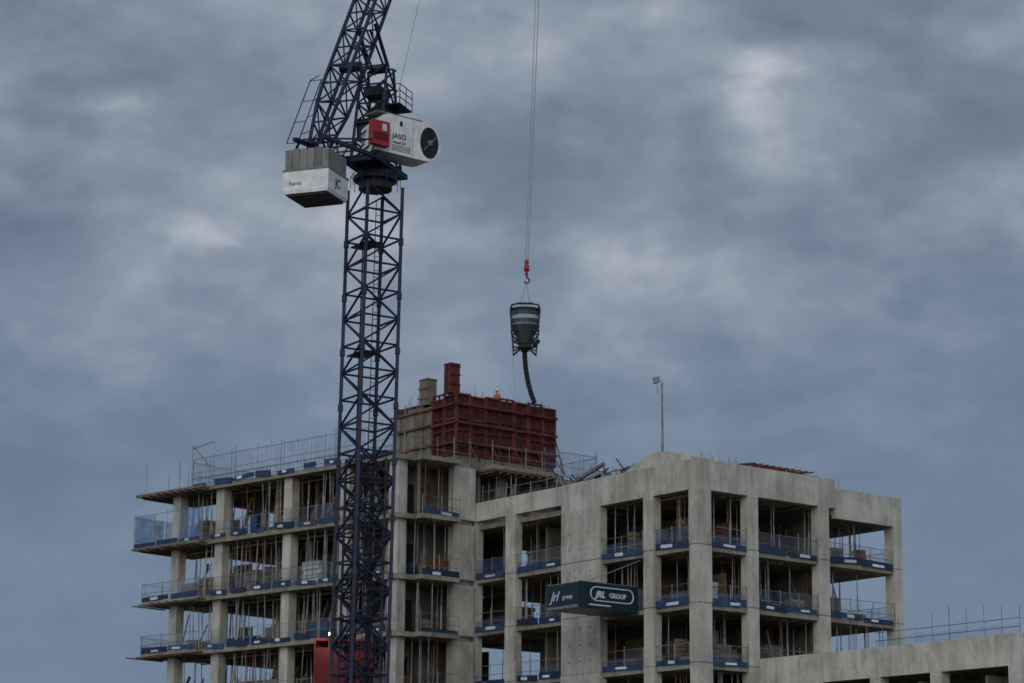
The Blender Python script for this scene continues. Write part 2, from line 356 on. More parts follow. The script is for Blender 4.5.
# ------------------------------------------------------------------ core formwork
fw=empty('red_wall_formwork')
fm=MB()
K=Fr((-3.25,139.0),a,b); z0,z1=25.55,29.3
K.box(fm,.1,7.5,.1,6.3,24.9,z0,CONC2)
K.box(fm,.12,.22,.12,6.3,z0,z1-.2,FORMD)
K.box(fm,.12,7.5,.12,.22,z0,z1-.1,FORMD); K.box(fm,7.4,7.5,.22,6.2,z0,z1-.1,FORMD); K.box(fm,.22,7.5,6.2,6.3,z0,z1-.1,FORMD)
def ribbed(F,along,p0,p1,mat,matd,npan,zt):
    L=(p1-p0)/npan
    for jn in range(npan):
        u0=p0+jn*L+.02; u1=p0+(jn+1)*L-.02
        zz=zt+random.uniform(-.14,.06)
        def bx(x0,x1,d,za,zb,m):
            if along=='s': F.box(fm,x0,x1,.118-d,.118,za,zb,m)
            else: F.box(fm,.118-d,.118,x0,x1,za,zb,m)
        bx(u0,u0+.09,.14,z0,zz,mat); bx(u1-.09,u1,.14,z0,zz,mat)
        nh=6
        for h in range(nh):
            zc=z0+(zz-z0-.1)*h/(nh-1); bx(u0+.092,u1-.092,.11,zc,zc+.1,mat)
        um=(u0+u1)/2; bx(um-.03,um+.03,.09,z0+.1,zz-.1,matd)
ribbed(K,'s',.0,7.6,FORM,FORMD,7,z1); ribbed(K,'t',.0,2.4,FORM,FORMD,2,z1)
for z in (26.2,27.4,28.5):
    K.box(fm,0,7.6,-.16,-.03,z,z+.14,FORM); K.box(fm,-.16,-.03,0,2.4,z,z+.14,FORM)
for jn in range(5):
    K.box(fm,-.02-random.uniform(0,.1),.1,2.42+jn*.78,3.16+jn*.78,z0-.5,28.9-random.uniform(0,.5),TIMB if jn%2 else CONC2)
for z in (26.3,27.5,28.5): K.box(fm,-.25,-.13,2.4,6.4,z,z+.12,RUST)
for s in (.8,2.5,4.2,6,7.2):
    fm.bar(K.P(s,-1.3,24.9),K.P(s,-.1,28),.035,FORMD); fm.bar(K.P(s,-1.3,24.9),K.P(s,-.1,26.4),.03,RUST)
fm.obj('formwork_panels',fw)
f2=MB()
K.box(f2,-.1,.6,.5,1.15,29.3,31.05,FORM); K.box(f2,-.14,-.1,.8,.9,29.3,31.0,FORMD)
for z in (29.8,30.4,30.9): K.box(f2,-.16,.65,.45,.5,z,z+.08,FORMD)
K.box(f2,-.13,.63,.47,1.18,31.05,31.12,FORM)
f2.obj('column_formwork',fw)
f3=MB()
K.box(f3,-.2,.5,2.7,3.5,28.9,30.45,TIMB); K.box(f3,-.24,.54,2.66,3.54,30.45,30.52,PLY)
for z in (29.3,29.9): K.box(f3,-.27,-.203,2.65,3.55,z,z+.1,PLY)
f3.obj('timber_box_shutter',fw)
f4=MB()
K.box(f4,.3,7.3,.3,6,28.0,28.25,PLY)
for s in (.5,1.6,2.7,3.8,5,6.2,7.3): f4.bar(K.P(s,.35,28.2),K.P(s,.35,29.3+random.uniform(.1,.6)),.025,STEEL)
for k in range(26):
    s=random.uniform(.4,7.3); f4.bar(K.P(s,.5,28.2),K.P(s,.5,29.3+random.uniform(.05,.4)),.018,RUST)
for k in range(6):
    t=random.uniform(3.6,6.2); f4.bar(K.P(.1,t,28.2),K.P(.1,t,29.3+random.uniform(0,.5)),.025,STEEL)
f4.obj('working_platform',fw)
# ------------------------------------------------------------------ worker
def worker(loc,ang,name='construction_worker'):
    e=empty(name)
    pts=[(0,0,.95),(0,0,1.15),(0,0,1.38),(0,0,1.50),(0,.01,1.62),(0,.01,1.72),
         (.19,0,1.40),(.26,.08,1.14),(.2,.3,1.02),(-.19,0,1.40),(-.27,.06,1.14),(-.22,.26,1.0),
         (.1,0,.9),(.11,.04,.5),(.11,0,.08),(.11,.16,.03),(-.1,0,.9),(-.13,-.02,.5),(-.14,-.06,.08),(-.14,.1,.03)]
    ed=[(0,1),(1,2),(2,3),(3,4),(4,5),(2,6),(6,7),(7,8),(2,9),(9,10),(10,11),(0,12),(12,13),(13,14),(14,15),(0,16),(16,17),(17,18),(18,19)]
    rad=[.15,.14,.15,.06,.095,.09,.075,.055,.04,.075,.055,.04,.1,.07,.05,.045,.1,.07,.05,.045]
    me=bpy.data.meshes.new('body'); me.from_pydata(pts,ed,[]); o=bpy.data.objects.new('body',me); scene.collection.objects.link(o)
    sk=o.modifiers.new('s','SKIN')
    for i,v in enumerate(me.skin_vertices[0].data): v.radius=(rad[i],rad[i]*.85); v.use_root=(i==0)
    o.modifiers.new('ss','SUBSURF').levels=1
    me.materials.append(HIVIS)
    dg=bpy.context.evaluated_depsgraph_get(); m2=bpy.data.meshes.new_from_object(o.evaluated_get(dg)); o.modifiers.clear(); o.data=m2
    m2.materials.clear()
    for m in (HIVIS,TROUS,SKIN,WHITE): m2.materials.append(m)
    for p in m2.polygons:
        c=p.center; p.use_smooth=True
        p.material_index=1 if c.z<.92 else (2 if (c.z>1.5 and c.z<1.66) or (c.y>.22) else (3 if c.z>=1.66 else 0))
    o.parent=e
    h=MB(); h.bar((0,.02,1.68),(0,.02,1.7),.14,WHITE,14,.14); h.bar((0,.01,1.7),(0,.0,1.8),.125,WHITE,14,.07)
    h.obj('hard_hat',e)
    e.location=loc; e.rotation_euler=(0,0,ang)
worker(tuple(K.P(3.6,.75,28.25)),2.6)
# ------------------------------------------------------------------ crane
cr=empty('tower_crane')
MX,MY=-6.95,116.0
jx,jy=(2.4-MX),(141-MY); jl=math.hypot(jx,jy); j=(jx/jl,jy/jl); lat=(j[1],-j[0])
def lattice(mb,P0,P1,side,up,half0,half1,n,rc,rb,mat,ends=None):
    P0=Vector(P0);P1=Vector(P1);S=Vector(side);U=Vector(up)
    cn=[(-1,-1),(1,-1),(1,1),(-1,1)]
    def pt(k,c):
        f=k/n; h=half0+(half1-half0)*f
        if ends: h*=ends(f)
        return P0.lerp(P1,f)+S*c[0]*h+U*c[1]*h
    for k in range(n):
        for i in range(4):
            c=cn[i];d=cn[(i+1)%4]
            mb.bar(pt(k,c),pt(k+1,c),rc,mat)
            mb.bar(pt(k,c),pt(k,d),rb,mat)
            if (k+i)%2: mb.bar(pt(k,c),pt(k+1,d),rb,mat)
            else: mb.bar(pt(k,d),pt(k+1,c),rb,mat)
mast=MB()
th=math.radians(33); sx=(math.cos(th),math.sin(th),0); sy=(-math.sin(th),math.cos(th),0)
lattice(mast,(MX,MY,0),(MX,MY,34.8+H0),sx,sy,1.0,1.0,27,.12,.06,CRANE)
for k in range(0,13):
    z=k*2.79+.2
    for c in ((-1,-1),(1,-1),(1,1),(-1,1)):
        p=Vector((MX,MY,z))+Vector(sx)*c[0]+Vector(sy)*c[1]; mast.bar(p-Z*.16,p+Z*.16,.175,CRANE)
lx=Vector((MX,MY,0))+Vector(sx)*.45+Vector(sy)*.3
for o in (-.2,.2): mast.bar(lx+Vector(sx)*o,lx+Vector(sx)*o+Z*36,.03,CRDARK)
for k in range(100): mast.bar(lx-Vector(sx)*.2+Z*(k*.36),lx+Vector(sx)*.2+Z*(k*.36),.018,CRDARK)
for k in range(1,7):
    z=k*5.58; c=Vector((MX,MY,z)); X=Vector(sx)*.85; Y=Vector(sy)*.85
    mast.hexa([c-X-Y,c+X*.1-Y,c+X*.1+Y,c-X+Y,c-X-Y+Z*.06,c+X*.1-Y+Z*.06,c+X*.1+Y+Z*.06,c-X+Y+Z*.06],CRDARK)
mast.bar(Vector((MX,MY,0))-Vector(sx)*.6,Vector((MX,MY,34))-Vector(sx)*.6,.05,DARK)
mast.bar(Vector((MX,MY,0))-Vector(sx)*.3+Vector(sy)*.5,Vector((MX,MY,30))-Vector(sx)*.3+Vector(sy)*.5,.035,DARK)
lattice(mast,(MX,MY,0),(MX,MY,21+H0),sx,sy,.72,.72,20,.09,.05,CRDARK)
mast.v=[(x-(36.3-z)*.0105,y,z) for x,y,z in mast.v]   # the real mast leans very slightly
mast.obj('mast',cr)
base=MB(); base.prism([(MX-3.4,MY-3),(MX+2.6,MY-3),(MX+2.6,MY+3),(MX-3.4,MY+3)],-1.68,-1.0,CONC); base.obj('concrete_base',cr)
JF=Fr((MX,MY),j,lat)
sl=MB()
def octo(r,ph=0,n=16): return [(MX+r*math.cos(ph+2*math.pi*i/n),MY+r*math.sin(ph+2*math.pi*i/n)) for i in range(n)]
sl.prism(octo(.85),34.75,35.2,CRDARK); sl.prism(octo(1.12),35.2,35.42,CRANE); sl.prism(octo(.95),35.42,35.75,CRDARK)
JF.box(sl,-1.9,1.9,-1.0,.95,35.75,36.0,CRANE)
for i in range(12):
    x,y=octo(1.25,0,12)[i]; x2,y2=octo(1.25,0,12)[(i+1)%12]
    sl.bar((x,y,34.8+H0),(x,y,35.5+H0),.022,CRANE); sl.bar((x,y,35.45+H0),(x2,y2,35.45+H0),.018,CRANE)
for l in (-.75,.75):
    sl.bar(JF.P(-1.5,l,35.95),JF.P(-7.9,l,35.1),.13,CRANE)
    sl.bar(JF.P(-1.5,l,36.9),JF.P(-7.2,l,35.2),.06,CRANE)
    for r in (-2.5,-3.8,-5.1,-6.4): 
        zz=35.95-(-1.5-r)*.133; sl.bar(JF.P(r,l,zz),JF.P(r+.65,l,zz+.7*(7.5+r)/5),.045,CRANE)
for r in (-2.5,-3.8,-5.1,-6.4,-7.6):
    zz=35.95-(-1.5-r)*.133; sl.bar(JF.P(r,-.75,zz),JF.P(r,.75,zz),.05,CRANE)
HT=41.2
for l in (-.75,.8):
    sl.bar(JF.P(1.3,l,36.0),JF.P(.3,l*.9,HT),.10,CRANE); sl.bar(JF.P(-1.4,l,36.0),JF.P(-.5,l*.9,HT),.10,CRANE)
    for k in range(5):
        f0,f1=k/5,(k+1)/5
        pa=JF.P(1.3-f0,l*(1-.1*f0),36+(HT-36)*f0); pb=JF.P(-1.4+.9*f1,l*(1-.1*f1),36+(HT-36)*f1); pc=JF.P(-1.4+.9*f0,l*(1-.1*f0),36+(HT-36)*f0)
        sl.bar(pa,pb,.055,CRANE); sl.bar(pa,pc,.055,CRANE)
for k in range(6):
    f=k/5
    for r in (1.3-f,-1.4+.9*f):
        sl.bar(JF.P(r,-.75*(1-.1*f),36+(HT-36)*f),JF.P(r,.8*(1-.1*f),36+(HT-36)*f),.055,CRANE)
        if k<5: sl.bar(JF.P(r,-.75,36+(HT-36)*f),JF.P(r,.8,36+(HT-36)*(f+.2)),.05,CRANE)
zz=39.0
JF.box(sl,-.6,1.0,.75,1.5,zz,zz+.06,CRDARK)
for (r,l) in ((-.6,.8),(-.6,1.5),(.2,1.5),(1.0,1.5),(1.0,.8)):
    sl.bar(JF.P(r,l,zz),JF.P(r,l,zz+1.05),.03,CRANE)
for h in (.35,.7,1.05):
    sl.bar(JF.P(-.6,.8,zz+h),JF.P(-.6,1.5,zz+h),.025,CRANE); sl.bar(JF.P(-.6,1.5,zz+h),JF.P(1.0,1.5,zz+h),.025,CRANE)
JF.box(sl,-.5,.5,.1,.8,38.2,39.2,CRDARK); JF.box(sl,-.9,.2,-.7,.0,37.2,38.3,CRDARK); JF.box(sl,-.6,.6,-.5,.4,39.6,40.1,CRDARK)
sl.bar(JF.P(.2,-.5,HT),JF.P(.2,.5,HT),.2,CRDARK,12)
for l in (-.3,.35): sl.bar(JF.P(.3,l,HT-.2),JF.P(-1.9,l,42.6),.06,CRANE)
sl.obj('slewing_unit_and_head_frame',cr)
Hs=Fr((-6.95,114.1),a,b)
wh=MB()
def profile(F,d0,d1,pts,mat):
    n=len(pts); vs=[F.P(s,d0,z) for s,z in pts]+[F.P(s,d1,z) for s,z in pts]
    wh.add(vs,[tuple(range(n)),tuple(range(2*n-1,n-1,-1))]+[(i,n+i,n+(i+1)%n,(i+1)%n) for i in range(n)],mat)
arc=[(3.1+1.0*math.cos(t),37.32+1.0*math.sin(t)) for t in [math.radians(-90+180*i/14) for i in range(15)]]
profile(Hs,0,1.3,[(.1,36.35)]+arc+[(.9,38.36),(.55,38.25),(.1,37.6)],WHITE)
cc=[(3.38+.56*math.cos(2*math.pi*i/24),37.32+.82*math.sin(2*math.pi*i/24)) for i in range(24)]
profile(Hs,-.03,-.004,cc,DARK)
wh.bar(Hs.P(3.0,-.05,36.85),Hs.P(3.8,-.05,37.7),.03,GREYM)
wh.bar(Hs.P(3.38,-.02,37.3),Hs.P(3.38,-.12,37.3),.14,GREYM,12)
Hs.box(wh,-.35,.7,-.35,-.005,36.5,37.75,RED)
Hs.box(wh,-.25,.58,-.37,-.352,36.75,37.15,mat('dark_red_panel',(.10,.008,.01),(.15,.015,.015)))
Hs.box(wh,.25,.5,-.375,-.354,37.25,37.6,LABEL)
for k in range(5): Hs.box(wh,1.1,2.2,-.012,-.004,36.5+k*.07,36.53+k*.07,GREYM)
Hs.box(wh,1.55,1.7,-.02,-.004,37.85,38.1,DARK); Hs.box(wh,2.35,2.37,-.01,-.004,36.36,38.3,GREYM)
Hs.box(wh,.2,3.0,.1,1.2,38.365,38.45,GREYM)
wh.obj('winch_house',cr)
def text(s,F,p,q,z,d,size,parent,mat_,name='lettering'):
    cu=bpy.data.curves.new(name,'FONT'); cu.body=s; cu.size=size; cu.extrude=.008; cu.materials.append(mat_)
    o=bpy.data.objects.new(name,cu); scene.collection.objects.link(o)
    X=Vector((d[0],d[1],0)); Yv=Vector((0,0,1)); Zv=X.cross(Yv)
    m=Matrix((X,Yv,Zv)).transposed().to_4x4(); m.translation=F.P(p,q,z); o.matrix_world=m; o.parent=parent; return o
text('JASO',Hs,1.1,-.02,37.15,a,.38,cr,DARK,'winch_lettering'); text('rental 24',Hs,1.1,-.02,36.88,a,.22,cr,DARK,'winch_lettering_small')
cw=MB(); CF=Fr(JF.xy(-7.0,0),j,lat)
for k in range(6): 
    l=-1.13+k*.378; CF.box(cw,-1.02,1.02,l,l+.35,33.5,34.5+random.uniform(-.06,.08),WCONC)
def fr(p,q,z): return CF.P(p,q,z)
cw.hexa([fr(-1.08,-1.12,32.35),fr(1.08,-1.12,32.35),fr(1.08,1.12,32.35),fr(-1.08,1.12,32.35),fr(-1.12,-1.18,32.5),fr(1.12,-1.18,32.5),fr(1.12,1.18,32.5),fr(-1.12,1.18,32.5)],WHITE)
CF.box(cw,-1.12,1.12,-1.18,1.18,32.502,33.5,WHITE)
CF.box(cw,-1.15,1.15,-1.21,1.21,33.44,33.53,GREYM)
CF.box(cw,-1.0,1.0,-1.0,1.0,32.25,32.348,CRDARK)
for l in (-.9,.9):
    cw.bar(CF.P(-.6,l,34.4),CF.P(-.3,l*.8,35.3),.07,CRANE); cw.bar(CF.P(.6,l,34.4),CF.P(.6,l*.8,35.4),.07,CRANE)
cw.obj('counterweight',cr)
text('Rental',CF,-1.135,-.85,32.75,(lat[0],lat[1]),.26,cr,GREYM,'counterweight_lettering')
text('JC',CF,-.35,1.195,32.75,(j[0],j[1]),.6,cr,DARK,'counterweight_logo')
jb=MB()
r0,zj0=-6.4,35.1; r1,zj1=26.3,88.9
d=Vector((j[0]*(r1-r0),j[1]*(r1-r0),zj1-zj0)).normalized(); S=Vector((lat[0],lat[1],0)); U=S.cross(d)
def endf(f):
    return min(1,.55+f/.05*.45) if f<.05 else (max(.35,(1-f)/.08) if f>.92 else 1)
lattice(jb,JF.P(r0,-.2,zj0),JF.P(r1,0,zj1),S,U,.62,.58,46,.095,.05,CRANE,endf)
jb.bar(JF.P(r1,0,zj1),JF.P(jl,0,89.4),.25,CRDARK)
dd=d
P0=JF.P(-7.1,-.95,35.2)
for o in (0,-.6):
    jb.bar(P0+S*o,P0+S*o+dd*4.7,.028,CRANE)
for k in range(4): jb.bar(P0+dd*(k*1.55),P0-S*.6+dd*(k*1.55),.022,CRANE)
for k in (1,3,5,7): jb.bar(P0+dd*(k*.62),P0+S*.5+dd*(k*.62)+U*.1,.022,CRANE)
jb.bar(P0-S*.6+dd*4.7,P0-S*.2+dd*5.0,.028,CRANE)
jb.bar(JF.P(-3.2,-.6,40.2),JF.P(-3.2,.5,40.2),.26,CRDARK,12)
jb.bar(JF.P(-.1,-.5,HT),JF.P(-1.6,-.4,43.0),.1,CRANE); jb.bar(JF.P(-.1,.6,HT),JF.P(-1.6,.5,43.0),.1,CRANE)
jb.obj('luffing_jib',cr)
ro=MB()
ro.bar(JF.P(.2,1.1,40.0),JF.P(12,.9,67),.014,CABLE)
hook=Vector((.85,141,37.6+H0)); tip=JF.P(jl+.15,0,89.2)
ro.bar(tip+Vector((.17,0,0)),hook+Vector((.07,0,0)),.034,CABLE); ro.bar(tip-Vector((.15,0,0)),hook-Vector((.07,0,0)),.034,CABLE)
ro.obj('hoist_ropes',cr)
hk=MB(); h=hook
hk.bar(h+Vector((-.16,0,-.2)),h+Vector((.16,0,-.2)),.22,RED,10); hk.bar(h+Z*.15,h-Z*.65,.1,RED,8)
hk.bar(h+Z*.3,h+Z*.1,.14,RED,8)
hp=[(0,-.65),(.02,-.8),(.14,-.9),(.17,-1.03),(.08,-1.15),(-.06,-1.14),(-.12,-1.02)]
for u,v in zip(hp[:-1],hp[1:]): hk.bar(h+Vector((u[0],0,u[1])),h+Vector((v[0],0,v[1])),.05,DARK,6)
hk.obj('hook_block',cr)
# ------------------------------------------------------------------ skip
sk=empty('concrete_skip'); s_=MB(); cx,cy=.78,141.0; dz=-.3
def P(x,y,z): return Vector((cx+x,cy+y,z+H0+dz))
s_.bar(P(0,0,34.0),P(0,0,34.95),.86,SKIPM,20,.9); s_.bar(P(0,0,34.95),P(0,0,35.08),.95,DARK,20)
s_.bar(P(0,0,34.4),P(0,0,34.62),.905,SKIPL,20)
s_.bar(P(0,0,34.02),P(0,0,34.14),.885,GREYM,20)
s_.bar(P(0,0,32.95),P(0,0,34.0),.34,SKIPM,20,.85)
s_.bar(P(0,0,32.5),P(0,0,32.95),.26,DARK,12)
for x,y in ((-.8,-.55),(.8,-.55),(.8,.55),(-.8,.55)):
    s_.bar(P(x*.85,y,32.35),P(x*1.12,y*1.1,35.05),.055,DARK)
    s_.bar(P(x*1.12,y*1.1,35.0),P(x*1.0,y*.1,35.4),.055,DARK); s_.bar(P(x*1.0,y*.1,35.4),P(x*.3,0,35.5),.05,DARK)
    s_.bar(P(x,y,33.4),P(x*.3,y*.3,32.85),.06,DARK); s_.bar(P(x*.85,y,32.4),P(x*.25,y*.3,32.75),.06,DARK)
for zz in (32.9,33.7):
    k_=.9 if zz<33 else 1
    for u,v in (((-.82,-.57),(.82,-.57)),((.82,-.57),(.82,.57)),((.82,.57),(-.82,.57)),((-.82,.57),(-.82,-.57))):
        s_.bar(P(u[0]*k_,u[1],zz),P(v[0]*k_,v[1],zz),.055,DARK)
s_.bar(P(-.28,0,35.5),P(.04,0,36.75),.03,CABLE); s_.bar(P(.28,0,35.5),P(.08,0,36.75),.03,CABLE); s_.bar(P(-.5,0,35.48),P(.5,0,35.48),.08,DARK)
s_.bar(P(-.4,-.6,32.7),P(.4,-.6,32.7),.12,DARK); s_.bar(P(.5,-.3,32.7),P(.85,-.5,33.1),.12,DARK)
s_.obj('skip_body',sk)
hs_=MB(); pts=[]
for k in range(15):
    f=k/14; pts.append(P(-.02+.05*math.sin(f*3)+.62*f**2.4,0,32.5-3.15*f))
for k,(u,v) in enumerate(zip(pts[:-1],pts[1:])): hs_.bar(u,v+ (v-u)*.03,.15,DARK,10,.15)
hs_.obj('tremie_hose',sk,True)
rp=MB(); rp.bar(P(-.75,0,32.3),P(-.5,0,29.6),.014,CABLE); rp.obj('tag_line',sk)
# ------------------------------------------------------------------ loading platform
lp=empty('loading_platform'); l_=MB()
M.box(l_,-4.1,.1,4.7,7.3,14.95,15.1,STEEL)
M.box(l_,-4.05,-.02,4.66,4.70,14.92,16.3,TEAL); M.box(l_,-4.09,-4.052,4.66,7.34,14.95,16.25,TEAL); M.box(l_,-4.05,-.02,7.3,7.34,14.95,16.25,TEAL)
for s in (-4,-2.7,-1.3,-.1):
    for t in (4.76,7.24): l_.bar(M.P(s,t,14.9),M.P(s,t,16.35),.035,STEEL)
l_.bar(M.P(-4.1,4.68,16.31),M.P(0,4.68,16.33),.03,STEEL); l_.bar(M.P(-4.08,4.7,16.27),M.P(-4.08,7.3,16.27),.03,STEEL)
l_.bar(M.P(-3.8,4.76,16.2),M.P(.3,4.76,17.8),.03,CABLE)
l_.obj('platform_and_banners',lp)
BW=mat('banner_print_white',(.42,.46,.48),(.60,.62,.64),3,.6,island=.05)
t1=text('Jrl',M,-4.1,7.0,15.4,(-b[0],-b[1]),.7,lp,BW,'banner_lettering'); t1.data.shear=.4; t1.data.offset=.008
text('group',M,-4.1,6.0,15.45,(-b[0],-b[1]),.34,lp,BW,'banner_lettering_side')
t2=text('JRL',M,-2.95,4.65,15.55,a,.46,lp,BW,'banner_lettering_front'); t2.data.shear=.3; t2.data.offset=.02
t3=text('GROUP',M,-2.0,4.65,15.58,a,.34,lp,BW,'banner_lettering_small'); t3.data.offset=.01
tb=MB()
def ring(u0,u1,v0,v1,r):
    pts=[]
    for k in range(17): t=math.radians(90+180*k/16); pts.append((u0+r+r*math.cos(t),(v0+v1)/2+r*math.sin(t)))
    for k in range(17): t=math.radians(-90+180*k/16); pts.append((u1-r+r*math.cos(t),(v0+v1)/2+r*math.sin(t)))
    for p,q in zip(pts,pts[1:]+pts[:1]): tb.bar(M.P(p[0],4.64,p[1]),M.P(q[0],4.64,q[1]),.04,BW)
ring(-3.3,-.35,15.36,16.08,.36)
M.box(tb,-3.4,-1.9,4.645,4.659,15.1,15.17,BW); tb.obj('banner_outline',lp)
# ------------------------------------------------------------------ roof things
st=empty('red_formwork_stack'); q=MB()
for k in range(5):
    for jx_ in range(3):
        s0=6.8+jx_*1.65+random.uniform(-.1,.1); M.box(q,s0,s0+1.55,2.6,4.6+random.uniform(-.3,.3),21.36+k*.43,21.36+k*.43+.37-(.1 if k==4 and jx_==2 else 0),FORM if (k+jx_)%3 else FORMD)
for k in range(10): q.bar(M.P(6.8+k*.5,2.6,23.55),M.P(7.0+k*.5,4.5,23.68+random.uniform(0,.1)),.05,FORM)
q.obj('stacked_panels',st)
sc=empty('scaffold_tube_pile'); q=MB()
for k in range(56):
    s=random.uniform(1,3); t=random.uniform(7.6,13.4); L=random.uniform(.4,1.4); an=random.uniform(0,6.28); el=random.uniform(-.3,.9)
    p=M.P(s,t,random.uniform(22.4,23.45)); d_=Vector((math.cos(an)*math.cos(el),math.sin(an)*math.cos(el),math.sin(el)))
    q.bar(p,p+d_*L,.042,random.choice((STEEL,CRDARK,DARK,RUST,STEEL)))
M.box(q,1.0,3.2,8.0,13.0,21.36,22.6,TIMB)
for k in range(6): M.box(q,1.1+random.uniform(0,.6),2.5,8.4+k*.75,8.9+k*.75,22.604,22.75+random.uniform(.1,.6),random.choice((DARK,GREYM,TIMB,CRDARK)))
q.bar(M.P(.8,12.8,22.4),M.P(.8,8.4,23.6),.12,TIMB); q.bar(M.P(1.1,12.4,22.6),M.P(1.1,9.0,23.2),.08,YEL)
q.obj('tubes',sc)
fl=empty('floodlight_post'); q=MB()
b0=M.P(3,6,21.35); t0=M.P(3,6,28.1)
q.bar(b0,t0,.08,STEEL,8,.05); X=Vector((-1,0,0))
q.bar(t0,t0+X*.25+Z*.3,.035,STEEL); q.bar(t0+Z*.0,t0-Z*.6+X*.25,.025,STEEL); q.bar(t0-Z*.6+X*.25,t0+X*.3,.025,STEEL)
c=t0+X*.28+Z*.15; q.hexa([c+Vector(v) for v in ((-.2,-.1,-.22),(.14,-.1,-.12),(.14,.12,-.12),(-.2,.12,-.22),(-.24,-.12,.12),(.12,-.12,.2),(.12,.12,.2),(-.24,.12,.12))],GREYM)
for an in (0,2.1,4.2): q.bar(t0-Z*5.0,b0+Vector((math.cos(an)*.8,math.sin(an)*.8,0)),.03,STEEL)
q.obj('post_and_lamp',fl)
# ------------------------------------------------------------------ low building
lb=empty('low_concrete_building'); q=MB(); qi=MB(); qg=MB()
top=12.45
ts=[-17.5,-13.6,-9.3,-5.1,-.02]
for t0_,t1_ in zip(ts[:-1],ts[1:]):
    M.box(q,4.4+random.uniform(-.01,.01),4.7,t0_+.012,t1_-.012,10.95,top+random.uniform(-.02,.02),CONC)
M.box(q,4.7,32,-17.5,-17.2,10.95,top,CONC); M.box(q,31.7,32,-17.2,-.02,10.95,top,CONC); M.box(q,4.7,31.7,-.3,-.02,10.95,top,CONC)
M.box(q,4.7,31.7,-17.2,-.3,11.2,11.5,SLAB)
lv=[10.95,7.9,4.8,1.7,-1.7]
for i in range(4):
    zt,zb=lv[i],lv[i+1]
    for t in (-.75,-4.6,-8.6,-12.6,-17.5): M.box(q,4.4,5.0,t,t+.72,zb+.003,zt-.003,CONC)
    for s in (9,14,19,24,31.4): M.box(q,s,s+.6,-17.5,-16.9,zb+.003,zt-.003,CONC)
    if i: M.box(q,4.55,31.5,-17.35,-.1,zt-.25,zt-.01,SLAB)
    M.box(qi,8.5,8.7,-16,-.5,zb,zt-.28 if i else 11.19,CONC2); M.box(qi,8.5,31,-13,-12.8,zb,zt-.28 if i else 11.19,CONC2)
    for t in (-2.7,-6.6,-10.7,-15): M.box(qi,5,8.5,t,t+.15,zb,zt-.3,CONC2)
for k in range(16):
    t=-17.3+k*1.1; p=M.P(4.75,t,12.3); hgt=random.uniform(.7,1.9) if t<-6 else .25
    qg.bar(p,p+Z*hgt,.022,STEEL)
for hh in (.35,.75): qg.bar(M.P(4.75,-17.3,top+hh),M.P(4.75,-8.0,top+hh),.018,BLUE)
for k in range(9): 
    s=6+k*2.2; qg.bar(M.P(s,-16.8,12),M.P(s,-16.8,12.4+random.uniform(.5,1.6)),.022,STEEL)
qg.quad(M.P(4.76,-17.3,top+.05),M.P(4.76,-8,top+.05),M.P(4.76,-8,top+.5),M.P(4.76,-17.3,top+.5),NETR)
q.obj('concrete_frame',lb); qi.obj('interior_walls_low',lb); qg.obj('roof_guard_rail',lb)
# ------------------------------------------------------------------ hoist
ho=empty('construction_hoist'); q=MB(); HF=Fr((-8.7,127.5),(1,0),(0,1))
REDP=mat('red_mesh_panel',(.055,.005,.008),(.10,.010,.012)); REDD=mat('hoist_frame_red',(.10,.01,.012),(.16,.018,.018))
HF.box(q,-1.6,1.5,0,1.8,10.6,10.75,REDD); HF.box(q,-1.6,1.5,0,1.8,13.3,13.42,REDD)
for x in (-1.6,-.85,-.1,.65,1.42): q.bar(HF.P(x,0,10.6),HF.P(x,0,13.4),.045,REDD); q.bar(HF.P(x,1.8,10.6),HF.P(x,1.8,13.4),.045,REDD)
for x in range(4): HF.box(q,-1.55+.75*x,-1.55+.75*x+.65,.02,.05,10.8,12.6+random.uniform(0,.6),REDP)
HF.box(q,-1.55,1.45,1.75,1.79,10.8,13.3,REDP)
lattice(q,HF.P(0,2.3,-1.7),HF.P(0,2.3,15),(1,0,0),(0,1,0),.33,.33,22,.04,.025,CRDARK)
q.obj('hoist_cage_and_mast',ho)
sl_=empty('site_lamp'); q=MB(); lpz=Vector((-9.4,127,13.6+H0))
q.bar(lpz+Vector((0,.1,-.6)),lpz+Vector((0,.1,0)),.03,STEEL); q.bar(lpz+Vector((0,.12,0)),lpz+Vector((0,.02,0)),.15,STEEL,12)
EM,nt,bb=newmat('lamp_glow'); bb.inputs['Emission Color'].default_value=(1,.84,.58,1); bb.inputs['Emission Strength'].default_value=9
q.bar(lpz+Vector((0,.02,0)),lpz+Vector((0,-.04,0)),.14,EM,12); q.obj('lamp_head',sl_)
ld=bpy.data.lights.new('lamp_light','POINT'); ld.energy=100; ld.color=(1,.85,.6); ld.shadow_soft_size=.1
lo=bpy.data.objects.new('lamp_light',ld); scene.collection.objects.link(lo); lo.location=lpz+Vector((0,-.25,0)); lo.parent=sl_
# ------------------------------------------------------------------ ground
g=MB(); n=64; g.add([(3000*math.cos(2*math.pi*i/n),3000*math.sin(2*math.pi*i/n),0) for i in range(n)],[tuple(range(n))],mat('site_ground',(.07,.06,.045),(.14,.12,.09),.15,.95,island=0,bump=.3)); g.obj('ground')
# ------------------------------------------------------------------ camera
cam=bpy.data.cameras.new('Camera'); co=bpy.data.objects.new('Camera',cam); scene.collection.objects.link(co)
cam.sensor_width=36; cam.lens=2400/1024*36; cam.clip_end=8000; cam.clip_start=.5
cam.dof.use_dof=True; cam.dof.focus_distance=100; cam.dof.aperture_fstop=.6
co.matrix_world=Matrix.Translation((0,0,1.7))@Matrix.Rotation(math.radians(90+13.1),4,'X')@Matrix.Rotation(math.radians(.5),4,'Z')
scene.camera=co
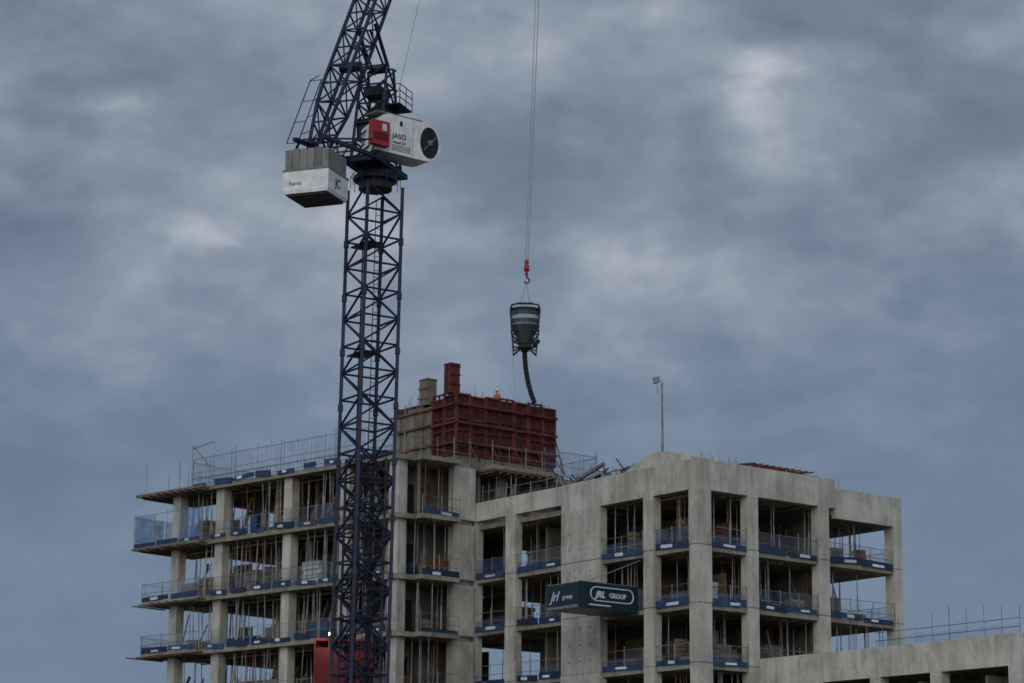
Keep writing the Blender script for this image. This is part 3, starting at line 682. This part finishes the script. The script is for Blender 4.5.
# ------------------------------------------------------------------ light
el,az=math.radians(24),math.radians(195)
sd=Vector((math.sin(az)*math.cos(el),math.cos(az)*math.cos(el),math.sin(el)))
s=bpy.data.lights.new('sun','SUN'); s.energy=1.05; s.angle=math.radians(50); s.color=(1,.95,.88)
so=bpy.data.objects.new('sun',s); scene.collection.objects.link(so); so.rotation_euler=sd.to_track_quat('Z','Y').to_euler()
wd=bpy.data.worlds.new('World'); scene.world=wd; wd.use_nodes=True; nt=wd.node_tree; L=nt.links
bg=nt.nodes['Background']; bg.inputs[1].default_value=.1
sky=N(nt,'ShaderNodeTexSky'); sky.sky_type='NISHITA'; sky.sun_disc=False; sky.sun_elevation=el; sky.sun_rotation=az
tc=N(nt,'ShaderNodeTexCoord')
def wn(scale,st,loc,det,rg,dist=0):
    mp=N(nt,'ShaderNodeMapping'); mp.inputs['Scale'].default_value=st; mp.inputs['Location'].default_value=loc; L.new(tc.outputs['Generated'],mp.inputs[0])
    n=N(nt,'ShaderNodeTexNoise'); n.inputs['Scale'].default_value=scale; n.inputs['Detail'].default_value=det; n.inputs['Roughness'].default_value=rg; n.inputs['Distortion'].default_value=dist
    L.new(mp.outputs[0],n.inputs[0]); return n.outputs[0]
def mth(op,x,y):
    n=N(nt,'ShaderNodeMath',operation=op)
    for i,v in enumerate((x,y)):
        if isinstance(v,(int,float)): n.inputs[i].default_value=v
        else: L.new(v,n.inputs[i])
    return n.outputs[0]
n1=wn(7,(1,1,2.0),(3.1,1.7,.4),4,.5,.2); n2=wn(17,(1,1,1.8),(.3,5,2.2),5,.5,.2); n3=wn(50,(1,1,1.7),(7,2,1),5,.55,.1)
v=mth('ADD',mth('ADD',mth('MULTIPLY',n1,.50),mth('MULTIPLY',n2,.36)),mth('MULTIPLY',n3,.14))
def blob(x,y,rad,amp,sq=2.0):
    u,vv=x-512,341.5-y; D=Vector((u,2337.6-.2266*vv,543.8+.974*vv)).normalized()
    s1=N(nt,'ShaderNodeVectorMath',operation='MULTIPLY'); L.new(tc.outputs['Generated'],s1.inputs[0]); s1.inputs[1].default_value=(1,1,sq)
    sb=N(nt,'ShaderNodeVectorMath',operation='DISTANCE'); L.new(s1.outputs[0],sb.inputs[0]); sb.inputs[1].default_value=(D.x,D.y,D.z*sq)
    mr=N(nt,'ShaderNodeMapRange'); mr.interpolation_type='SMOOTHERSTEP'; L.new(sb.outputs['Value'],mr.inputs[0]); mr.inputs[1].default_value=0; mr.inputs[2].default_value=rad; mr.inputs[3].default_value=amp; mr.inputs[4].default_value=0
    return mr.outputs[0]
for (x,y,r_,am) in ((760,75,.045,.09),(90,110,.045,.09),(195,238,.03,.08),(120,225,.03,.05),(640,265,.05,.04),(30,70,.045,.05),(870,225,.035,.04),(450,140,.06,-.05),(930,130,.08,-.04),(250,60,.06,-.05),(620,190,.06,-.03)):
    bl=blob(x,y,r_,am); v=mth('ADD',v,mth('MULTIPLY',bl,mth('MULTIPLY',mth('POWER',n2,2.0),4.0)))
cr_=N(nt,'ShaderNodeValToRGB'); L.new(v,cr_.inputs[0]); e=cr_.color_ramp.elements
e[0].position=.37; e[0].color=(.128,.165,.225,1); e[1].position=.72; e[1].color=(.52,.54,.59,1)
x=e.new(.46); x.color=(.168,.212,.28,1); x=e.new(.53); x.color=(.222,.268,.338,1); x=e.new(.60); x.color=(.30,.345,.41,1)
sep=N(nt,'ShaderNodeSeparateXYZ'); L.new(tc.outputs['Generated'],sep.inputs[0])
mr=N(nt,'ShaderNodeMapRange'); L.new(sep.outputs['Z'],mr.inputs[0]); mr.inputs[1].default_value=.09; mr.inputs[2].default_value=.29; mr.inputs[3].default_value=.8; mr.inputs[4].default_value=0
mx=N(nt,'ShaderNodeMix',data_type='RGBA'); L.new(mr.outputs[0],mx.inputs[0]); L.new(cr_.outputs[0],mx.inputs[6]); mx.inputs[7].default_value=(.135,.195,.30,1)
dt=N(nt,'ShaderNodeVectorMath',operation='DOT_PRODUCT'); L.new(tc.outputs['Generated'],dt.inputs[0]); dt.inputs[1].default_value=(-.2,-.65,.72)
m2=N(nt,'ShaderNodeMapRange'); m2.interpolation_type='SMOOTHSTEP'; L.new(dt.outputs['Value'],m2.inputs[0]); m2.inputs[1].default_value=-.2; m2.inputs[2].default_value=.8; m2.inputs[3].default_value=10; m2.inputs[4].default_value=22
vs=N(nt,'ShaderNodeVectorMath',operation='SCALE'); L.new(mx.outputs[2],vs.inputs[0]); L.new(m2.outputs[0],vs.inputs['Scale'])
mf=N(nt,'ShaderNodeMix',data_type='RGBA'); mf.inputs[0].default_value=.05; L.new(vs.outputs[0],mf.inputs[6]); L.new(sky.outputs[0],mf.inputs[7])
L.new(mf.outputs[2],bg.inputs[0])
scene.view_settings.view_transform='Standard'; scene.view_settings.look='None'; scene.view_settings.exposure=0
